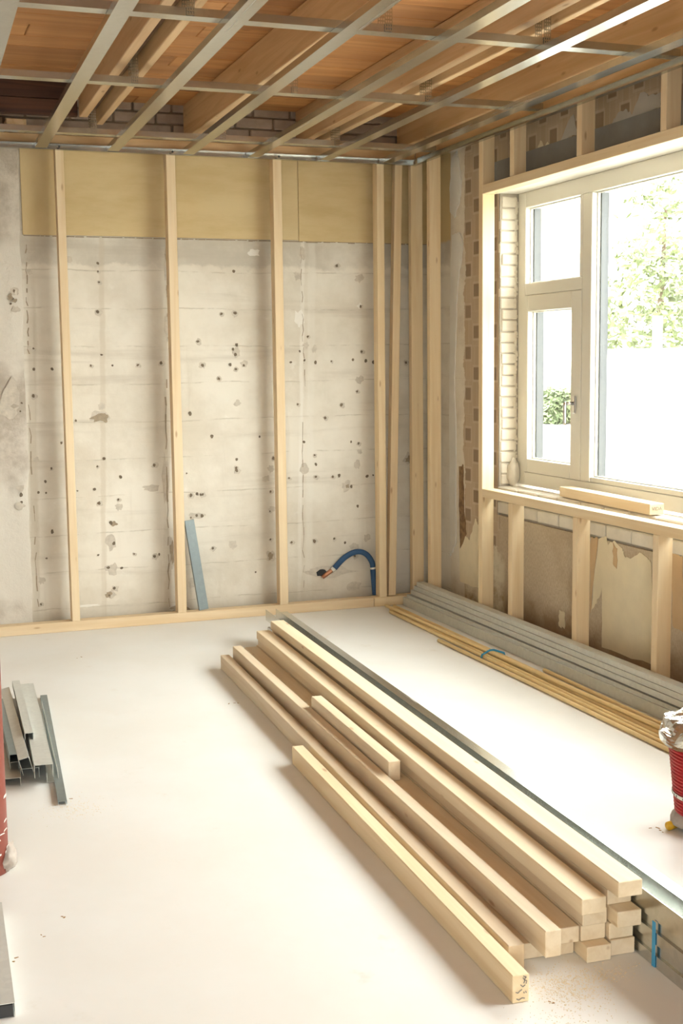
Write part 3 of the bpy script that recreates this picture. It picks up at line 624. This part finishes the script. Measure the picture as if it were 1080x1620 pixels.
r = empty('yellow_rod', (-.318, -1.02, 0)); tag(r, 'single thin yellow rod lying loose in front of the tied bundle', 'rod', G_C); tube('shaft', [(-.314, -1.01, .0095), (-.300, -2.0, .0095), (-.296, -3.25, .0095)], .0092, 'cane', r, 8)
o = tube('blue_tie', [(-.276, -1.43, .005), (-.275, -1.435, .021), (-.236, -1.44, .0415), (-.215, -1.44, .0415), (-.164, -1.45, .024), (-.160, -1.452, .006)], .0055, 'blue_tie', None, 6); tag(o, 'blue plastic tie around the yellow rods', 'tie')
# ------------------------------------------------------------------ red corrugated tube with foil at the right edge
rh = empty('red_corrugated_tube', (-.60, -3.70, 0)); tag(rh, 'red corrugated plastic tube standing at the right edge with foil top', 'tube')
pq = px_on(1071, 1284, 2, .055)+r0*.118; cx, cy = pq.x, pq.y; bm = bmesh.new(); prev = None; nz = 150
for j in range(nz+1):
    z_ = .055+.275*j/nz; t = j/nz; R = .118+.030*t+.0062*math.sin(j*2*math.pi/6)
    ring = [bm.verts.new((cx+R*math.cos(a_*2*math.pi/32), cy+R*math.sin(a_*2*math.pi/32), z_)) for a_ in range(32)]
    if prev:
        for a_ in range(32): bm.faces.new((prev[a_], prev[(a_+1) % 32], ring[(a_+1) % 32], ring[a_]))
    prev = ring
put('corrugated_wall', from_bm(bm, True), 'red_hose', None, rh)
bm = bmesh.new(); prev = None
for z_, R in ((.108, .1305), (.120, .1325)):
    ring = [bm.verts.new((cx+R*math.cos(a_*2*math.pi/32), cy+R*math.sin(a_*2*math.pi/32), z_)) for a_ in range(32)]
    if prev:
        for a_ in range(32): bm.faces.new((prev[a_], prev[(a_+1) % 32], ring[(a_+1) % 32], ring[a_]))
    prev = ring
lb = put('label_band', from_bm(bm, True), 'white_label', None, rh)
bm = bmesh.new()
for a_ in range(48):
    if a_ % 5 == 4: continue
    an = a_*2*math.pi/48; mt = Matrix.Translation((cx+.1326*math.cos(an), cy+.1326*math.sin(an), .114)) @ Matrix.Rotation(an, 4, 'Z')
    bmesh.ops.create_cube(bm, size=1, matrix=mt @ Matrix.Diagonal((.001, .006, .006, 1)))
tag(put('printed_marks', from_bm(bm), 'ink', None, lb), kind='stuff')
bm = bmesh.new(); prev = None      # crumpled foil cap
random.seed(3)
for j in range(17):
    t = j/16; ring = []
    for a_ in range(72):
        an = a_*2*math.pi/72; lob = 1+.13*max(0, math.cos(an-3.45))**3*(1-t)
        nn = noise.noise(Vector((math.cos(an)*3, math.sin(an)*3, t*4)))+.45*noise.noise(Vector((math.cos(an)*8, math.sin(an)*8, t*7)))
        R = (.168-.006*t)*lob*math.sqrt(max(0.02, 1-t**2.2))+.007*nn; z_ = .318+.050*t**.8+.012*nn-.034*max(0, math.cos(an-3.45))**2*(1-t)
        ring.append(bm.verts.new((cx+R*math.cos(an), cy+R*math.sin(an), z_)))
    if prev:
        for a_ in range(72): bm.faces.new((prev[a_], prev[(a_+1) % 72], ring[(a_+1) % 72], ring[a_]))
    prev = ring
bm.faces.new(prev); put('foil_cap', from_bm(bm), 'foil', None, rh)
tube('wire', spline([(cx-.128, cy-.088, .305), (cx-.112, cy-.112, .27), (cx-.08, cy-.135, .22), (cx-.03, cy-.15, .17)], 6), .0018, 'white_label', rh, 6)
bm = bmesh.new(); bmesh.ops.create_icosphere(bm, subdivisions=3, radius=1)
for v in bm.verts:
    v.co *= 1+.14*noise.noise(v.co*2.6); v.co = Vector((cx+v.co.x*.135, cy+v.co.y*.13, max(.001, .032+v.co.z*.038)))
put('plaster_foot', from_bm(bm, True), 'rubble', None, rh)
yc = empty('bottle_cap', (-.735, -3.685, 0)); tag(yc, 'small yellow plastic cap on the floor beside the red tube', 'cap')
tube('cap_body', [(-.748, -3.69, .014), (-.722, -3.683, .014)], .0135, 'yellow_cap', yc, 12); tube('cap_rim', [(-.722, -3.683, .0152), (-.718, -3.682, .0152)], .0150, 'yellow_cap', yc, 12)
# ------------------------------------------------------------------ red column and offcuts at the left edge
rc = empty('steel_column', (-2.75, -3.24, 0)); tag(rc, 'red painted steel column at the left edge', 'column')
bm = bmesh.new()
for z0, z1, R in ((.0, 2.64, .075),):
    pr = None
    for k in range(23):
        z_ = z0+(z1-z0)*k/22; ring = [bm.verts.new((-2.752+R*math.cos(a_*2*math.pi/28), -3.24+R*math.sin(a_*2*math.pi/28), z_+.001)) for a_ in range(28)]
        if pr:
            for a_ in range(28): bm.faces.new((pr[a_], pr[(a_+1) % 28], ring[(a_+1) % 28], ring[a_]))
        pr = ring
put('shaft', from_bm(bm, True), 'red_paint', None, rc)
bm = bmesh.new(); bmesh.ops.create_icosphere(bm, subdivisions=3, radius=1)
for v in bm.verts:
    v.co *= 1+.3*noise.noise(v.co*3.1); v.co = Vector((-2.685+v.co.x*.032, -3.235+v.co.y*.06, max(.001, .035+v.co.z*.04)))
put('mortar_foot', from_bm(bm, True), 'rubble', None, rc)
bm = bmesh.new()
for _ in range(26):
    an = random.uniform(-1.7, .2); z_ = random.uniform(.03, .24); R = .0757; w_ = random.uniform(.004, .014); h = random.uniform(.0015, .004); c_ = Vector((-2.752+R*math.cos(an), -3.24+R*math.sin(an), z_))
    tdir = Vector((-math.sin(an), math.cos(an), random.uniform(-.2, .2))); nr = Vector((math.cos(an), math.sin(an), 0)); u_ = Vector((0, 0, 1))
    slab_poly(bm, [c_-tdir*w_-u_*h, c_+tdir*w_-u_*h*.4, c_+tdir*w_*.8+u_*h, c_-tdir*w_*.7+u_*h*.6], nr, .0006)
tag(put('paint_scratches', from_bm(bm), 'white_label', None, rc), kind='stuff')
G_O = 'galvanised offcuts piled by the red column'
def off(p0, p1, w_, h, opened, lab, mat='galv', roll=0.0):
    upv = Vector((math.sin(roll), 0, math.cos(roll))); o = section('profile_offcut', p0, p1, u_up(w_, h) if opened else u_down(w_, h), .0013, mat, None, upv); tag(o, lab, 'metal profile', G_O)
def offp(a_, b_, zc, h, w_, opened, lab, mat='galv_grey', roll=0.0, za=None):
    p0 = px_on(*a_, 2, zc if za is None else za); p1 = px_on(*b_, 2, zc)      # centre of the top at far and near end
    off((p0.x, p0.y, p0.z-h), (p1.x, p1.y, p1.z-h), w_, h, opened, lab, mat, roll)
offp((24, 1105), (47, 1216), .036, .034, .062, False, 'bottom galvanised offcut of the pile by the red column, web up')
offp((59, 1110), (83, 1222), .036, .034, .040, True, 'open galvanised offcut at the right side of the pile by the red column')
offp((69, 1100), (99, 1268), .012, .010, .026, False, 'longest thin galvanised strip sticking out of the offcut pile', 'galv_blue')
offp((41, 1082), (69, 1210), .082, .044, .060, False, 'broad galvanised offcut lying across the top right of the pile')
offp((13, 1088), (44, 1199), .094, .056, .034, False, 'tilted galvanised offcut in the middle of the pile by the column', 'galv_grey', -.25)
offp((25, 1077), (46, 1160), .108, .024, .028, False, 'short galvanised offcut riding on top of the pile')
offp((1, 1106), (22, 1194), .086, .022, .028, False, 'small bluish galvanised tube near the column, upper of two', 'galv_blue')
offp((3, 1122), (23, 1206), .062, .022, .028, False, 'small bluish galvanised tube near the column, lower of two', 'galv_blue')
offp((0, 1130), (18, 1232), .030, .029, .060, False, 'galvanised offcut nearest the red column, low in the pile')
o = section('flat_steel_profile', (-2.757, -3.56, .001), (-2.778, -4.12, .001), u_down(.062, .032), .0015, 'galv_grey'); block('inside_shade', (-2.806, -4.1195, .002), (-2.750, -4.112, .030), 'black', o); tag(o, 'grey metal channel on the floor at the lower left edge with a black block as shade inside', 'metal profile')  # black block stands for the shade inside the hollow channel
# ------------------------------------------------------------------ blue pipe and leaning profile at the back wall
bp_ = empty('blue_pipe', (-.24, .08, .056)); tag(bp_, 'blue insulated pipe arching from the wall hole to the floor plate', 'pipe')
P = [px_on(x, y_, 1, yv) for x, y_, yv in ((529, 899, .112), (545, 882, .103), (563, 873, .09), (578, 876, .085), (588, 889, .085), (590, 905, .085), (592, 930, .085), (593, 945, .085))]
P[-1].z = .0565
tube('sleeve', spline(P, 6), .0165, 'blue_pipe', bp_, 14)
q = P[0]; a_ = px_on(517, 908, 1, .12); tube('copper_end', [a_+(a_-q)*.6, a_, q.lerp(a_, .25)], .0125, 'copper', bp_, 12); tube('white_collar', [q.lerp(a_, .35), q.lerp(a_, -.02)], .0145, 'white_label', bp_, 12)
tube('tape_ring', [px_on(589.4, 897, 1, .085), px_on(589.8, 900, 1, .085)], .0175, 'white_label', bp_, 12)
o = section('leaning_steel_profile', (-1.297, .052, .0565), (-1.360, .092, .565), u_down(.050, .027), .0013, 'galv_blue', None, (-.0, -1, 0)); tag(o, 'bluish steel profile leaning on the wall beside the second stud', 'metal profile')
# ------------------------------------------------------------------ sawdust and litter on the floor
bm = bmesh.new()
def litter(bm, cx, cy, sx, sy, n, s0, s1):
    for _ in range(n):
        x, y_ = random.gauss(cx, sx), random.gauss(cy, sy); s = random.uniform(s0, s1); an = random.uniform(0, 3.14); L = s*random.uniform(1, 3)
        d = Vector((math.cos(an), math.sin(an), 0)); n_ = Vector((-d.y, d.x, 0)); c_ = Vector((x, y_, .0002)); slab_poly(bm, [c_-d*L-n_*s, c_+d*L-n_*s*.6, c_+d*L+n_*s*.6, c_-d*L+n_*s], (0, 0, 1), random.uniform(.0004, .0012))
litter(bm, -1.53, -4.45, .05, .05, 900, .0003, .0009); litter(bm, -1.45, -4.42, .06, .02, 260, .0003, .0009); litter(bm, -1.62, -4.58, .06, .04, 160, .0003, .0008)
litter(bm, -2.43, -2.82, .05, .05, 260, .0003, .0009)
tag(put('sawdust', from_bm(bm), 'sawdust'), 'fine pale sawdust scattered around the batten ends', 'sawdust', None, 'stuff')
bm = bmesh.new()
for x, y_ in ((375, 1111), (1048, 1316), (1030, 1310), (124, 1040), (870, 1585), (365, 1113), (115, 1265), (65, 1480), (100, 1450), (16, 1518)):
    q = px_on(x, y_, 2, 0); litter(bm, q.x, q.y, .01, .01, 2, .001, .003)
tag(put('wood_chips', from_bm(bm), 'cane_tip'), 'tiny brown chips lying about on the pale floor', 'chips', None, 'stuff')
# ------------------------------------------------------------------ outside the window
struct(block('ground_outside', (.43, -40, -.5), (60, 60, -.3), 'ground'))
struct(block('ground_rear', (-40, -40, -.5), (.42, -9.21, -.3), 'ground'))
hs = empty('white_house', (10, 16, -.3)); tag(hs, 'white rendered neighbouring building seen through the window', 'building')
block('wall', (9.5, 15.5, -.3), (20, 16, 6), 'render_white', hs)
gw = empty('garden_wall', (6, 5.5, -.3)); tag(gw, 'low white garden wall beyond the large pane', 'wall')
q0 = px_on(960, 556, 0, 6); 
block('wall_body', (5.9, 3.0, -.3), (6.1, 8.0, q0.z), 'render_white', gw); block('coping', (5.86, 2.98, q0.z+.001), (6.14, 8.02, q0.z+.03), 'frame_out', gw)
q1 = px_on(1040, 500, 0, 5.4); po = empty('fence_post', (5.4, q1.y, -.3)); tag(po, 'pale fence post in front of the white garden wall', 'post'); block('post', (5.36, q1.y-.04, -.3), (5.44, q1.y+.04, q1.z), 'render_white', po)
def foliage(bm, c_, rx, ry, rz, n, s):
    for _ in range(n):
        while True:
            v = Vector((random.uniform(-1, 1), random.uniform(-1, 1), random.uniform(-1, 1)))
            if v.length < 1: break
        if noise.noise(v*2.2+Vector(c_)) < -.12: continue
        q = Vector((c_[0]+v.x*rx, c_[1]+v.y*ry, c_[2]+v.z*rz)); a_ = Vector((random.gauss(0, 1), random.gauss(0, 1), random.gauss(0, 1))).normalized(); b_ = a_.orthogonal().normalized(); k = s*random.uniform(.6, 1.4)
        bm.faces.new([bm.verts.new(q+a_*k), bm.verts.new(q+b_*k*.45), bm.verts.new(q-a_*k), bm.verts.new(q-b_*k*.45)])
tr = empty('garden_tree', (8, 9.6, -.3)); tag(tr, 'pale leafy tree standing behind the white garden wall', 'tree')
bm = bmesh.new(); foliage(bm, (8, 9.5, 2.2), 1.3, 1.15, .9, 4200, .07); foliage(bm, (8, 9.4, 3.2), .8, .7, .9, 1500, .07); foliage(bm, (8, 9.35, 4.1), .45, .4, .7, 500, .07)
put('crown', from_bm(bm), 'leaf', None, tr); tube('trunk', [(8, 9.6, -.3), (8, 9.5, 1.6), (8.02, 9.4, 3.6)], [.09, .07, .02], 'bark', tr, 8)
q2 = px_on(885, 612, 0, 7); hd = empty('hedge', (7, q2.y, -.3)); tag(hd, 'clipped green hedge seen through the casement pane', 'hedge')
bm = bmesh.new()
for _ in range(5000):
    f = random.random(); q = Vector((7+random.uniform(-.4, .4), q2.y+random.uniform(-.45, .6), random.uniform(.45, q2.z)))
    a_ = Vector((random.gauss(0, 1), random.gauss(0, 1), random.gauss(0, 1))).normalized(); b_ = a_.orthogonal().normalized(); k = .05
    bm.faces.new([bm.verts.new(q+a_*k), bm.verts.new(q+b_*k*.5), bm.verts.new(q-a_*k), bm.verts.new(q-b_*k*.5)])
put('foliage', from_bm(bm), 'leaf2', None, hd)
q3 = px_on(885, 674, 0, 6.9); block('planter_wall', (6.5, q2.y-.6, -.3), (7.5, q2.y+.7, .44), 'render_white', hd)
